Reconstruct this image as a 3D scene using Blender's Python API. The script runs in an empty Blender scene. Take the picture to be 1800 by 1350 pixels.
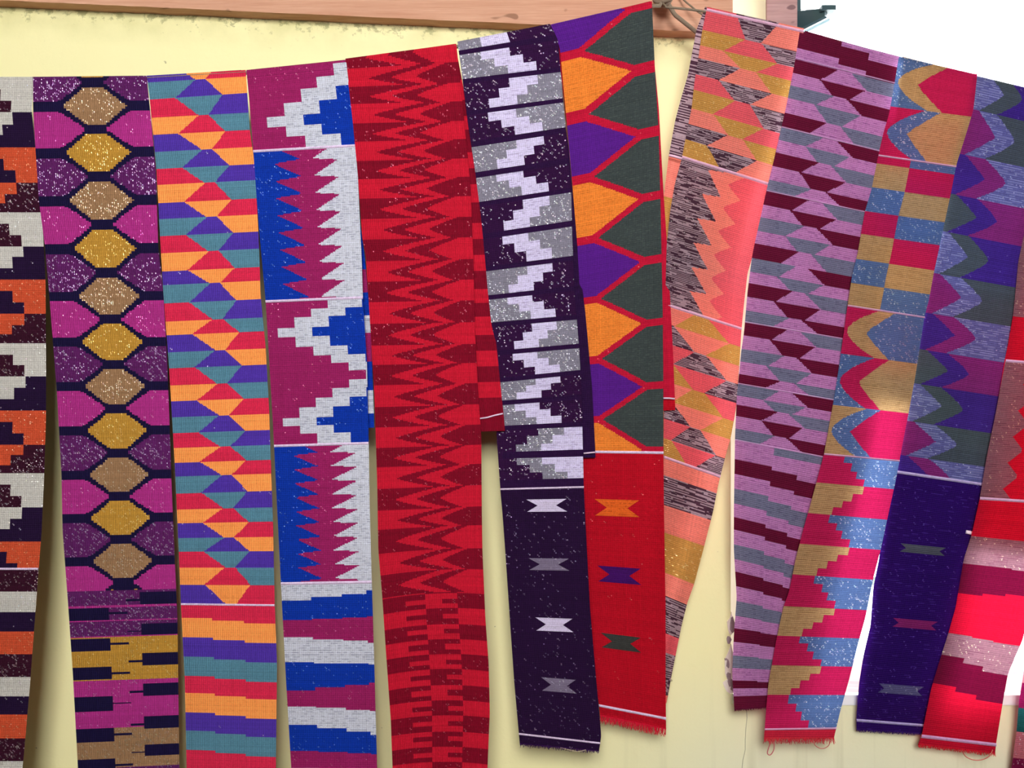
import bpy, math, random
import numpy as np

# ------------------------------------------------------------------ camera, light, exposure
scene = bpy.context.scene
COL = scene.collection
S, D, ZC = 0.00064, 1.0, 1.45            # metres per photo pixel on the hanging plane, camera distance, camera height

cam_d = bpy.data.cameras.new('camera')
cam_d.sensor_width = 36.0
cam_d.lens = 36.0 * D / (1800 * S)
cam_d.clip_start = 0.02
cam = bpy.data.objects.new('camera', cam_d)
cam.location = (0, -D, ZC)
cam.rotation_euler = (math.pi / 2, 0, 0)
COL.objects.link(cam)
scene.camera = cam

world = bpy.data.worlds.new('overcast_sky')
scene.world = world
world.use_nodes = True
bg = world.node_tree.nodes['Background']
bg.inputs[0].default_value = (0.90, 0.95, 1.0, 1)
bg.inputs[1].default_value = 12.0

def area_light(name, loc, rot, sx, sy, energy, color=(1, 1, 1)):
    d = bpy.data.lights.new(name, 'AREA')
    d.shape = 'RECTANGLE'
    d.size, d.size_y, d.energy, d.color = sx, sy, energy, color
    o = bpy.data.objects.new(name, d)
    o.location, o.rotation_euler = loc, rot
    COL.objects.link(o)
    return o
# added area lamp standing in for daylight from behind the camera
area_light('front_daylight_fill', (0.0, -2.13, 2.24), (math.radians(84), 0, 0), 0.7, 0.7, 37, (1.0, 0.97, 0.93))

vs = scene.view_settings
vs.view_transform = 'Standard'
vs.look = 'None'
vs.exposure = 0.0
vs.gamma = 1.0
vs.use_curve_mapping = False
scene.cycles.use_denoising = True
scene.cycles.max_bounces = 8
scene.cycles.diffuse_bounces = 4

rng = np.random.default_rng(7)
random.seed(7)

# ------------------------------------------------------------------ helpers
def P(px, py, y=0.0):
    """photo pixel on the plane at depth y -> metres"""
    f = (D + y) * S / D
    return ((px - 900) * f, y, ZC + (675 - py) * f)

def lin(r, g, b):
    def c(v):
        v /= 255.0
        return v / 12.92 if v <= 0.04045 else ((v + 0.055) / 1.055) ** 2.4
    return (c(r), c(g), c(b))

def tag(o, label=None, cat=None, group=None, kind=None):
    if label: o['label'] = label
    if cat: o['category'] = cat
    if group: o['group'] = group
    if kind: o['kind'] = kind
    return o

def empty(name, loc, label=None, cat=None, group=None):
    o = bpy.data.objects.new(name, None)
    o.location = loc
    o.empty_display_size = 0.05
    COL.objects.link(o)
    return tag(o, label, cat, group)

def link(name, me, mat, parent=None):
    o = bpy.data.objects.new(name, me)
    if mat: me.materials.append(mat)
    COL.objects.link(o)
    if parent:
        o.parent = parent
        o.matrix_parent_inverse = parent.matrix_basis.inverted()
    return o

class MB:
    """collects boxes, prisms and tubes; build() links them as one mesh"""
    def __init__(self):
        self.v, self.f = [], []
    def add(self, vs_, fs_):
        n = len(self.v)
        self.v += [tuple(p) for p in vs_]
        self.f += [tuple(i + n for i in q) for q in fs_]
    def box(self, a, b):
        (x0, y0, z0), (x1, y1, z1) = a, b
        self.add([(x0, y0, z0), (x1, y0, z0), (x1, y1, z0), (x0, y1, z0), (x0, y0, z1), (x1, y0, z1), (x1, y1, z1), (x0, y1, z1)],
                 [(0, 3, 2, 1), (4, 5, 6, 7), (0, 1, 5, 4), (1, 2, 6, 5), (2, 3, 7, 6), (3, 0, 4, 7)])
    def prism(self, poly, ax0, ax1, axis='z'):
        """poly: counter-clockwise (x,y) for axis z, or (x,z) for axis y"""
        n = len(poly)
        if axis == 'z':
            v = [(x, y, ax0) for x, y in poly] + [(x, y, ax1) for x, y in poly]
        else:
            v = [(x, ax0, z) for x, z in poly] + [(x, ax1, z) for x, z in poly]
        f = [tuple(range(n))[::-1], tuple(range(n, 2 * n))]
        f += [(i, (i + 1) % n, n + (i + 1) % n, n + i) for i in range(n)]
        self.add(v, f)
    def tube(self, pts, r, k=6, taper=None):
        pts = np.array(pts, float)
        n = len(pts)
        rings = []
        for i in range(n):
            t = pts[min(i + 1, n - 1)] - pts[max(i - 1, 0)]
            t /= (np.linalg.norm(t) + 1e-12)
            a = np.cross(t, (0.13, 1, 0.07)); a /= (np.linalg.norm(a) + 1e-12)
            b = np.cross(t, a)
            rr = r if taper is None else r * (1 + (taper - 1) * i / (n - 1))
            rings.append([pts[i] + rr * (math.cos(2 * math.pi * j / k) * a + math.sin(2 * math.pi * j / k) * b) for j in range(k)])
        v = [p for ring in rings for p in ring]
        f = [(i * k + j, i * k + (j + 1) % k, (i + 1) * k + (j + 1) % k, (i + 1) * k + j) for i in range(n - 1) for j in range(k)]
        f += [tuple(range(k))[::-1], tuple(range((n - 1) * k, n * k))]
        self.add(v, f)
    def build(self, name, mat, parent=None, smooth=False):
        me = bpy.data.meshes.new(name)
        me.from_pydata(self.v, [], self.f)
        me.update()
        import bmesh
        bm = bmesh.new(); bm.from_mesh(me)
        bmesh.ops.recalc_face_normals(bm, faces=bm.faces[:])
        bm.to_mesh(me); bm.free()
        if smooth: me.shade_smooth()
        return link(name, me, mat, parent)

# ------------------------------------------------------------------ materials
def new_mat(name):
    m = bpy.data.materials.new(name)
    m.use_nodes = True
    nt = m.node_tree
    return m, nt, nt.nodes['Principled BSDF'], nt.nodes['Material Output']

def N(nt, t, **kw):
    n = nt.nodes.new(t)
    for k, v in kw.items():
        setattr(n, k, v)
    return n

def math_node(nt, op, a, b=None, clamp=False):
    n = N(nt, 'ShaderNodeMath', operation=op, use_clamp=clamp)
    for i, s in enumerate((a, b)):
        if s is None: continue
        if isinstance(s, (int, float)): n.inputs[i].default_value = s
        else: nt.links.new(s, n.inputs[i])
    return n.outputs[0]

def mix_col(nt, fac, a, b, blend='MIX'):
    n = N(nt, 'ShaderNodeMix', data_type='RGBA', blend_type=blend)
    for idx, s in ((0, fac), (6, a), (7, b)):
        if isinstance(s, (int, float)): n.inputs[idx].default_value = s
        elif isinstance(s, tuple): n.inputs[idx].default_value = (*s[:3], 1)
        else: nt.links.new(s, n.inputs[idx])
    return n.outputs[2]

def noise(nt, vec, scale, detail=4, rough=0.55):
    n = N(nt, 'ShaderNodeTexNoise')
    n.inputs['Scale'].default_value = scale
    n.inputs['Detail'].default_value = detail
    n.inputs['Roughness'].default_value = rough
    nt.links.new(vec, n.inputs['Vector'])
    return n.outputs['Fac']

def ramp(nt, fac, lo, hi):
    n = N(nt, 'ShaderNodeMapRange')
    n.inputs['From Min'].default_value = lo
    n.inputs['From Max'].default_value = hi
    nt.links.new(fac, n.inputs['Value'])
    return n.outputs[0]

def scaled(nt, vec, sx, sy, sz):
    n = N(nt, 'ShaderNodeVectorMath', operation='MULTIPLY')
    nt.links.new(vec, n.inputs[0])
    n.inputs[1].default_value = (sx, sy, sz)
    return n.outputs[0]

def bump(nt, height, strength, dist, bsdf):
    b = N(nt, 'ShaderNodeBump')
    b.inputs['Strength'].default_value = strength
    b.inputs['Distance'].default_value = dist
    nt.links.new(height, b.inputs['Height'])
    nt.links.new(b.outputs[0], bsdf.inputs['Normal'])
    return b.outputs[0]

def woven_material(name, warp_rib, weft_rib, translucent):
    m, nt, bs, out = new_mat(name)
    col = N(nt, 'ShaderNodeAttribute', attribute_name='weave').outputs['Color']
    lux = N(nt, 'ShaderNodeAttribute', attribute_name='lurex').outputs['Fac']
    uv = N(nt, 'ShaderNodeUVMap').outputs[0]
    sep = N(nt, 'ShaderNodeSeparateXYZ'); nt.links.new(uv, sep.inputs[0])
    sx = math_node(nt, 'SINE', math_node(nt, 'MULTIPLY', sep.outputs[0], 2 * math.pi / 0.0021))
    sy = math_node(nt, 'SINE', math_node(nt, 'MULTIPLY', sep.outputs[1], 2 * math.pi / 0.0021))
    h = math_node(nt, 'ADD', math_node(nt, 'MULTIPLY', sx, warp_rib), math_node(nt, 'MULTIPLY', sy, weft_rib))
    n1 = noise(nt, scaled(nt, uv, 900, 900, 1), 1.0, 1)
    h = math_node(nt, 'ADD', h, math_node(nt, 'MULTIPLY', n1, 0.8))
    # shade in the grooves between yarns, painted as slightly darker rib colour
    rib_shade = math_node(nt, 'ADD', math_node(nt, 'MULTIPLY', sx, warp_rib * 0.10), math_node(nt, 'MULTIPLY', sy, weft_rib * 0.10))
    k = math_node(nt, 'ADD', rib_shade, 0.96)
    comb = N(nt, 'ShaderNodeCombineXYZ')
    for i in range(3): nt.links.new(k, comb.inputs[i])
    colr = mix_col(nt, 1.0, col, comb.outputs[0], 'MULTIPLY')
    nt.links.new(colr, bs.inputs['Base Color'])
    nt.links.new(math_node(nt, 'MULTIPLY', lux, 0.6), bs.inputs['Metallic'])
    nt.links.new(math_node(nt, 'SUBTRACT', 0.85, math_node(nt, 'MULTIPLY', lux, 0.5)), bs.inputs['Roughness'])
    bs.inputs['Specular IOR Level'].default_value = 0.12
    bump(nt, h, 0.55, 0.0003, bs)
    tr = N(nt, 'ShaderNodeBsdfTranslucent'); nt.links.new(colr, tr.inputs[0])
    mx = N(nt, 'ShaderNodeMixShader'); mx.inputs[0].default_value = translucent
    nt.links.new(bs.outputs[0], mx.inputs[1]); nt.links.new(tr.outputs[0], mx.inputs[2])
    nt.links.new(mx.outputs[0], out.inputs[0])
    return m

def plain_material(name, rgb, rough=0.7, metallic=0.0, spec=0.3, var=0.0, scale=60):
    m, nt, bs, out = new_mat(name)
    bs.inputs['Roughness'].default_value = rough
    bs.inputs['Metallic'].default_value = metallic
    bs.inputs['Specular IOR Level'].default_value = spec
    if var:
        g = N(nt, 'ShaderNodeNewGeometry')
        f = noise(nt, g.outputs['Position'], scale, 4)
        c = mix_col(nt, f, tuple(v * (1 - var) for v in rgb), tuple(min(1, v * (1 + var)) for v in rgb))
        nt.links.new(c, bs.inputs['Base Color'])
        bump(nt, f, 0.3, 0.001, bs)
    else:
        bs.inputs['Base Color'].default_value = (*rgb, 1)
    return m

def wood_material(name, c0, c1, dark):
    m, nt, bs, out = new_mat(name)
    tc = N(nt, 'ShaderNodeTexCoord').outputs['Object']
    g1 = noise(nt, scaled(nt, tc, 5, 60, 150), 1.0, 5, 0.6)
    g2 = noise(nt, scaled(nt, tc, 25, 200, 900), 1.0, 3, 0.6)
    g3 = noise(nt, scaled(nt, tc, 3, 8, 8), 1.0, 2)
    f = math_node(nt, 'ADD', math_node(nt, 'MULTIPLY', g1, 0.6), math_node(nt, 'MULTIPLY', g2, 0.4))
    c = mix_col(nt, ramp(nt, f, 0.36, 0.64), c0, c1)
    c = mix_col(nt, math_node(nt, 'MULTIPLY', ramp(nt, g3, 0.55, 0.75), 0.35), c, dark)
    kn = noise(nt, scaled(nt, tc, 40, 60, 70), 1.0, 0)
    c = mix_col(nt, math_node(nt, 'MULTIPLY', ramp(nt, kn, 0.80, 0.84), 0.8), c, dark)
    nt.links.new(c, bs.inputs['Base Color'])
    bs.inputs['Roughness'].default_value = 0.85
    bs.inputs['Specular IOR Level'].default_value = 0.15
    bump(nt, f, 0.6, 0.0012, bs)
    return m

WALL_Y = 0.095
def wall_material():
    m, nt, bs, out = new_mat('yellow_wall_paint')
    pos = N(nt, 'ShaderNodeNewGeometry').outputs['Position']
    sep = N(nt, 'ShaderNodeSeparateXYZ'); nt.links.new(pos, sep.inputs[0])
    big = noise(nt, pos, 6, 5, 0.6)
    c = mix_col(nt, ramp(nt, big, 0.3, 0.75), (0.87, 0.81, 0.43), (0.885, 0.83, 0.455))
    # paler, greyer tone towards the foot of the wall under the window
    low = math_node(nt, 'MULTIPLY', ramp(nt, sep.outputs[2], 1.12, 0.98), ramp(nt, sep.outputs[0], 0.05, 0.30), True)
    c = mix_col(nt, low, c, (0.80, 0.78, 0.56))
    # mould and dust just below the plank, plus its soft shadow painted in (a line that falls a little to the right)
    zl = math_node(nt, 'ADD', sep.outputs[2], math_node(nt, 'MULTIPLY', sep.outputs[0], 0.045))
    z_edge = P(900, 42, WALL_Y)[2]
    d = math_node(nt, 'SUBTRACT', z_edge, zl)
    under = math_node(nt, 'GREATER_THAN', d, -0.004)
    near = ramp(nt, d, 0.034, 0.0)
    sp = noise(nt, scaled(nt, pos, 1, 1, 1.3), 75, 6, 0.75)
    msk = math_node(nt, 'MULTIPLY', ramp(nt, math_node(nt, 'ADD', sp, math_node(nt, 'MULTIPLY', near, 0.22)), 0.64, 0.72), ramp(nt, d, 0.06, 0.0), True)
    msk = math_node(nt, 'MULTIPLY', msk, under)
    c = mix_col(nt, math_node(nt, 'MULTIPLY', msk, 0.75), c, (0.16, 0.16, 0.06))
    dirt_shadow = math_node(nt, 'MULTIPLY', ramp(nt, d, 0.05, 0.005), ramp(nt, noise(nt, pos, 22, 4), 0.35, 0.7), True)  # dull green band: dirt and the plank's soft shadow painted together
    dirt_shadow = math_node(nt, 'MULTIPLY', dirt_shadow, under)
    c = mix_col(nt, math_node(nt, 'MULTIPLY', dirt_shadow, 0.6), c, (0.45, 0.45, 0.17))
    # flecks
    fl = noise(nt, pos, 120, 2, 0.5)
    c = mix_col(nt, math_node(nt, 'MULTIPLY', ramp(nt, fl, 0.77, 0.80), 0.6), c, (0.20, 0.18, 0.10))
    # rain streaks low under the sill
    st = noise(nt, scaled(nt, pos, 46, 1, 1.2), 1.0, 3)
    stm = math_node(nt, 'MULTIPLY', ramp(nt, st, 0.56, 0.68), low, True)
    c = mix_col(nt, math_node(nt, 'MULTIPLY', stm, 0.30), c, (0.45, 0.42, 0.24))
    nt.links.new(c, bs.inputs['Base Color'])
    bs.inputs['Roughness'].default_value = 0.6
    bs.inputs['Specular IOR Level'].default_value = 0.25
    hb = math_node(nt, 'ADD', noise(nt, pos, 18, 4), math_node(nt, 'MULTIPLY', noise(nt, pos, 260, 2), 0.12))
    bump(nt, hb, 0.25, 0.004, bs)
    return m

M_WARP = woven_material('warp_ribbed_weave', 1.0, 0.25, 0.05)
M_WEFT = woven_material('weft_ribbed_weave', 0.2, 1.0, 0.34)
M_TWILL = woven_material('even_weave', 0.6, 0.6, 0.05)
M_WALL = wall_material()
M_PLASTER = plain_material('pale_jamb_plaster', (0.86, 0.80, 0.55), 0.7, var=0.06, scale=30)
M_PLANK = wood_material('rough_sawn_pink_wood', lin(210, 164, 138), lin(190, 138, 112), lin(135, 95, 75))
M_POST = wood_material('weathered_frame_wood', lin(184, 150, 148), lin(150, 118, 120), lin(105, 80, 84))
M_SILL = wood_material('pink_sill_wood', lin(190, 140, 138), lin(160, 110, 112), lin(110, 74, 80))
M_ROPE = plain_material('grey_hemp_rope', lin(128, 112, 96), 0.9, var=0.35, scale=900)
M_METAL = plain_material('dark_green_painted_metal', lin(38, 66, 72), 0.4, 0.1, 0.5)
M_WHITE = plain_material('white_paint', (0.86, 0.86, 0.84), 0.5)
M_SIDE = plain_material('brown_board_wall', (0.22, 0.17, 0.12), 0.8, var=0.1, scale=5)
M_CEIL = plain_material('pale_ceiling_board', (0.28, 0.26, 0.22), 0.8, var=0.05, scale=4)
M_FLOOR = plain_material('grey_cement_floor', (0.14, 0.13, 0.12), 0.8, var=0.2, scale=5)
M_GROUND = plain_material('pale_yard_ground', (0.80, 0.79, 0.75), 0.9, var=0.1, scale=3)
M_TILE = plain_material('white_outside_tile', (0.90, 0.90, 0.90), 0.5)
M_JOINT = plain_material('grey_tile_mortar', (0.10, 0.105, 0.11), 0.8)
M_THREAD = plain_material('white_thread', lin(228, 200, 226), 0.9)
M_NAIL = plain_material('rusty_nail_steel', lin(90, 70, 60), 0.5, 0.7)
M_CRACK = plain_material('dark_crack', lin(165, 160, 132), 0.9)
M_CHIP_D = plain_material('bare_grey_mortar', lin(164, 140, 144), 0.95, var=0.4, scale=200)
M_CHIP_L = plain_material('bare_white_plaster', lin(252, 232, 222), 0.95, var=0.12, scale=200)

# ------------------------------------------------------------------ the room
def structure(o):
    return tag(o, kind='structure')

X0, X1, YF, ZT = -2.3, 2.6, -2.2, 2.85
win_x0 = P(1286, 0, WALL_Y)[0]
win_x1 = win_x0 + 1.15
win_z0 = P(0, 1221, WALL_Y)[2]
win_z1 = 2.15
WB = WALL_Y + 0.14                     # back of the wall
sp_x = P(1346, 0, WALL_Y + 0.06)[0]    # the jamb is splayed: its far edge
w = MB()
w.box((X0, WALL_Y, 0), (win_x0 - 0.001, WB, ZT))
w.box((win_x1, WALL_Y, 0), (X1, WB, ZT))
w.box((win_x0 - 0.001, WALL_Y, 0), (win_x1, WB, win_z0 - 0.012))
w.box((win_x0 - 0.001, WALL_Y, win_z1), (win_x1, WB, ZT))
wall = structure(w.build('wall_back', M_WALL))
j = MB()
j.prism([(win_x0 - 0.001, WALL_Y + 0.0005), (sp_x, WALL_Y + 0.06), (sp_x, WB), (win_x0 - 0.001, WB)], win_z0 - 0.012, win_z1)
structure(j.build('trim_1', M_PLASTER))
post_x1 = P(1395, 0, WALL_Y + 0.07)[0]
wf = MB(); wf.box((sp_x, WALL_Y + 0.055, win_z0), (post_x1, WB, win_z1))
frame = structure(wf.build('window_1', M_POST))
st = MB(); st.box((post_x1, WALL_Y + 0.085, win_z0), (P(1408, 0, WALL_Y + 0.085)[0], WALL_Y + 0.11, win_z1))
st.build('metal_stile', M_METAL, frame)
# bracket arm of the opened upper sash, swung into the room
hz = P(0, 46, WALL_Y + 0.085)[2]
br = MB()
a = (post_x1 + 0.004, WALL_Y + 0.085); b = (P(1452, 0, 0.15)[0], 0.15)
dx, dy = b[0] - a[0], b[1] - a[1]; ln = math.hypot(dx, dy); nx, ny = -dy / ln * 0.004, dx / ln * 0.004
br.add([(a[0] - nx, a[1] - ny, hz - 0.010), (b[0] - nx, b[1] - ny, hz), (b[0] + nx, b[1] + ny, hz), (a[0] + nx, a[1] + ny, hz - 0.010),
        (a[0] - nx, a[1] - ny, hz + 0.018), (b[0] - nx, b[1] - ny, hz + 0.010), (b[0] + nx, b[1] + ny, hz + 0.010), (a[0] + nx, a[1] + ny, hz + 0.018)],
       [(0, 3, 2, 1), (4, 5, 6, 7), (0, 1, 5, 4), (1, 2, 6, 5), (2, 3, 7, 6), (3, 0, 4, 7)])
br.box((b[0] - 0.008, b[1] - 0.008, hz + 0.006), (b[0] + 0.010, b[1] + 0.006, hz + 0.012))
br.build('sash_bracket', M_METAL, frame)
lip = MB()  # pale blue strip along the underside of the bracket arm
lip.add([(a[0] + 0.002, a[1] - 0.002, hz - 0.017), (b[0] + 0.004, b[1], hz - 0.006), (b[0] + 0.006, b[1] + 0.004, hz - 0.0005), (a[0] + 0.005, a[1] + 0.004, hz - 0.0105),
         (a[0] + 0.002, a[1] - 0.004, hz - 0.0165), (b[0] + 0.004, b[1] - 0.002, hz - 0.0055), (b[0] + 0.006, b[1] + 0.002, hz), (a[0] + 0.005, a[1] + 0.002, hz - 0.010)],
        [(0, 1, 2, 3), (7, 6, 5, 4), (0, 4, 5, 1), (1, 5, 6, 2), (2, 6, 7, 3), (3, 7, 4, 0)])
lip.build('sash_lip', plain_material('pale_blue_strip', lin(150, 190, 205), 0.5), frame)
rr = MB(); rr.box((win_x1 - 0.04, WALL_Y + 0.055, win_z0), (win_x1, WB, win_z1)); rr.build('far_post', M_POST, frame)
sl = MB(); sl.box((win_x0 + 0.002, WALL_Y + 0.006, win_z0 - 0.012), (win_x1, WB, win_z0))
sill = structure(sl.build('trim_2', M_SILL))
sn = MB(); sn.box((win_x0 + 0.002, WALL_Y - 0.003, win_z0 - 0.012), (win_x1, WALL_Y + 0.007, win_z0 + 0.0005))
sn.build('sill_nosing', M_WHITE, sill)
# bare masonry where the plaster of the window corner has broken away
for k, (px, py, rx, rz, mt) in enumerate([(1283, 1172, 12, 46, M_CHIP_L), (1281, 1205, 12, 16, M_CHIP_L), (1284, 1100, 7, 24, M_CHIP_L), (1287, 1100, 6, 20, M_CHIP_D), (1281, 1124, 5, 8, M_CHIP_D), (1279, 1167, 3, 9, M_CHIP_D),
                                          (1281, 1187, 5, 8, M_CHIP_D), (1284, 1199, 6, 9, M_CHIP_D), (1287, 1209, 4, 6, M_CHIP_D), (1276, 1158, 4, 2, M_CHIP_D)]):
    cx, _, cz = P(px, py, WALL_Y)
    n = 9
    poly = []
    for i in range(n):
        t = 2 * math.pi * i / n
        q = random.uniform(0.65, 1.15)
        poly.append((cx + math.cos(t) * rx * S * q, cz + math.sin(t) * rz * S * q))
    c = MB(); c.prism(poly, WALL_Y - 0.0012 - 0.0002 * k, WALL_Y + 0.004, 'y'); c.build('broken_plaster', mt, wall)
cr = MB()
pts = [(1312, 1243), (1313, 1262), (1311, 1280), (1310, 1300), (1310, 1318), (1306, 1335), (1304, 1352), (1302, 1380)]
cr.tube([P(x, y, WALL_Y + 0.0001) for x, y in pts], 0.00045, 4)
cr.build('wall_crack', M_CRACK, wall)

for nm, a_, b_, mt in (('wall_left', (X0 - 0.12, YF, 0), (X0, WB, ZT), M_SIDE), ('wall_right', (X1, YF, 0), (X1 + 0.12, WB, ZT), M_SIDE),
                       ('floor', (X0 - 0.12, YF, -0.1), (X1 + 0.12, WB, 0), M_FLOOR), ('ceiling', (X0 - 0.12, YF, ZT), (X1 + 0.12, WB, ZT + 0.08), M_CEIL)):
    m_ = MB(); m_.box(a_, b_); structure(m_.build(nm, mt))
wfm = MB()                                  # unseen front wall; its high opening is added and sized for the front light
dx0, dx1 = -0.45, 0.45
wfm.box((X0, YF - 0.12, 0), (dx0, YF, ZT)); wfm.box((dx1, YF - 0.12, 0), (X1, YF, ZT)); wfm.box((dx0, YF - 0.12, 2.6), (dx1, YF, ZT)); wfm.box((dx0, YF - 0.12, 0), (dx1, YF, 1.8))
structure(wfm.build('wall_front', M_SIDE))
# outside: yard and the tiled wall of the next house
gd = MB(); gd.box((-3, WB, -0.1), (8, 6.2, -0.02)); structure(gd.build('ground', M_GROUND))
OY = 5.5
ow = MB(); ow.box((0.2, OY, -0.05), (6.6, OY + 0.15, 4.6)); outw = structure(ow.build('wall_outside', M_JOINT))
f_ = (D + OY) * S
tx = [(x - 900) * f_ for x in (1003, 1223, 1443, 1663, 1790, 1990, 2210, 2430)]
tz = [ZC + (675 - y) * f_ for y in (-94, 18, 131, 300, 480, 660, 840, 1015)]
tile_data = {}
for i in range(len(tx) - 1):
    for k in range(len(tz) - 1):
        t_ = MB(); g_ = 0.004
        t_.box((tx[i] + g_, OY - 0.012, tz[k + 1] + g_), (tx[i + 1] - g_, OY, tz[k] - g_))
        t_.build('tile', M_TILE, outw)

# the plank
pl = MB()
PY = WALL_Y - 0.021
nseg = 110
xs = np.linspace(P(-1300, 0, PY)[0], P(1288, 0, PY)[0], nseg + 1)
front, back_ = [], []
v, f = [], []
for i, x in enumerate(xs):
    jit = random.uniform(-0.0003, 0.0003)
    zb = P(900, 41, PY)[2] - 0.045 * x + jit
    zt = zb + 0.12
    v += [(x, PY, zb), (x, WALL_Y, zb + random.uniform(-0.0004, 0.0004)), (x, WALL_Y, zt), (x, PY, zt)]
for i in range(nseg):
    for q in range(4):
        f.append((i * 4 + q, i * 4 + (q + 1) % 4, (i + 1) * 4 + (q + 1) % 4, (i + 1) * 4 + q))
f += [(0, 1, 2, 3), tuple(nseg * 4 + q for q in (3, 2, 1, 0))]
pl.add(v, f)
plank = tag(pl.build('wooden_plank', M_PLANK), 'rough pink wooden plank fixed along the top of the yellow wall', 'plank')

# ------------------------------------------------------------------ clothesline
R_FOLD = 0.003
left_line = [(-1250, 96), (-240, 128), (-140, 133), (60, 135), (258, 132), (432, 122), (607, 105), (802, 76), (967, 43), (1060, 22), (1147, 3), (1160, 4)]
right_line = [(1172, 6), (1206, 9), (1243, 14), (1330, 32), (1413, 53), (1580, 98), (1718, 131), (1850, 167), (2000, 212), (2150, 262), (2230, 290), (3150, 430)]
def line_pts(pl_, drop=R_FOLD):
    o = []
    for x, y in pl_:
        q = P(x, y, 0)
        o.append((q[0], R_FOLD, q[2] - drop))
    return o
LEFT_END = P(-1275, 95, WALL_Y - 0.004); RIGHT_END = P(3175, 434, WALL_Y - 0.004)
rope = empty('clothesline', P(1163, 6, 0.03), 'grey hemp clothesline knotted to a nail in the plank, strung under the scarves', 'rope')
def resample(pts, n):
    pts = np.array(pts, float)
    d = np.r_[0, np.cumsum(np.linalg.norm(np.diff(pts, axis=0), axis=1))]
    t = np.linspace(0, d[-1], n)
    return np.stack([np.interp(t, d, pts[:, k]) for k in range(3)], 1)
kc = np.array(P(1163, 4, 0.060))
a = MB(); a.tube(resample([LEFT_END] + line_pts(left_line) + [tuple(kc)], 120), 0.0022, 6); a.build('line', M_ROPE, rope, True)
a = MB(); a.tube(resample([tuple(kc)] + line_pts(right_line) + [RIGHT_END], 120), 0.0014, 6); a.build('line', M_ROPE, rope, True)
a = MB()
for k in range(5):
    t0 = np.linspace(0, 2 * math.pi, 16)
    tilt = -0.7 + 0.42 * k
    rad = 0.0095 - 0.0012 * abs(k - 2)
    u_ = np.array((math.cos(tilt), -0.35, math.sin(tilt))); w_ = np.array((-math.sin(tilt) * 0.5, 0.55, math.cos(tilt) * 0.6))
    c0 = kc + np.array((0.002 * (k - 2), -0.012 + 0.003 * (k % 2), -0.001 * k + 0.002))
    a.tube([c0 + rad * (math.cos(t) * u_ + math.sin(t) * w_) for t in t0], 0.0031, 7)
a.build('knot', M_ROPE, rope, True)
a = MB(); a.tube(resample([kc + np.array((0.004, -0.012, -0.004)), P(1186, 26, 0.045), P(1206, 42, 0.05), P(1226, 58, 0.055), P(1238, 70, 0.06)], 20), 0.0026, 6); a.build('tail', M_ROPE, rope, True)
a = MB(); a.tube(resample([P(1188, -14, 0.07), P(1205, 3, 0.06), P(1226, 20, 0.05), P(1244, 32, 0.045)], 14), 0.0011, 5); a.build('cord', M_ROPE, rope, True)
a = MB(); a.tube([kc + np.array((0, 0.03, 0.002)), kc + np.array((0, -0.006, 0.006))], 0.0018, 8); a.tube([kc + np.array((0, -0.006, 0.006)), kc + np.array((0, -0.0075, 0.0062))], 0.004, 8)
a.build('nail', M_NAIL, rope)
for e_ in (LEFT_END, RIGHT_END):
    a = MB(); a.tube([(e_[0], e_[1] - 0.012, e_[2] + 0.002), (e_[0], WALL_Y + 0.02, e_[2])], 0.0018, 8); a.build('nail', M_NAIL, rope)

# ------------------------------------------------------------------ weaving
# a yarn: colour, share of lurex glints, glint colour, share of light heather dashes, heather colour
def yarn(c, gl=0.0, gc=(225, 220, 235), he=0.0, hc=(200, 185, 195), hl=6):
    return dict(c=lin(*c), gl=gl, gc=lin(*gc), he=he, hc=lin(*hc), hl=hl)

def paint(idx, yarns):
    r, c = idx.shape
    base = np.array([y['c'] for y in yarns])[idx]
    f = 1 + 0.05 * rng.standard_normal((r, c)) + 0.04 * rng.standard_normal((r, 1)) + 0.025 * rng.standard_normal((1, c))
    col = base * np.clip(f, 0.6, 1.4)[..., None]
    he = np.array([y['he'] for y in yarns])[idx]
    if he.max() > 0:
        hc = np.array([y['hc'] for y in yarns])[idx]
        L = max(y['hl'] for y in yarns if y['he'] > 0)
        runs = rng.random((r, c // L + 3))
        offs = rng.integers(0, L, (r, 1))
        val = np.take_along_axis(runs, (np.arange(c)[None, :] + offs) // L, 1)
        val = val + 0.55 * (np.arange(r)[:, None] % 2)
        m = val < he
        col = np.where(m[..., None], hc * np.clip(f, 0.6, 1.4)[..., None], col)
    lux = np.zeros((r, c))
    gl = np.array([y['gl'] for y in yarns])[idx]
    if gl.max() > 0:
        gc = np.array([y['gc'] for y in yarns])[idx]
        s = rng.random((r, c))
        patch = 0.45 + 1.1 * np.repeat(np.repeat(rng.random((r // 14 + 1, c // 14 + 1)), 14, 0), 14, 1)[:r, :c]
        m = s < gl * patch * 0.40
        m2 = m.copy()
        m2[1:, 1:] |= (m[:-1, :-1] & (rng.random((r - 1, c - 1)) < 0.4))
        m2 &= gl > 0
        tint = 0.75 + 0.25 * rng.random((r, c, 3))
        col = np.where(m2[..., None], base + (gc * tint - base) * (0.10 + 0.62 * rng.random((r, c, 1)) ** 1.6), col)
        lux[m2] = 1.0
    return np.clip(col, 0, 0.95), lux

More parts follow.
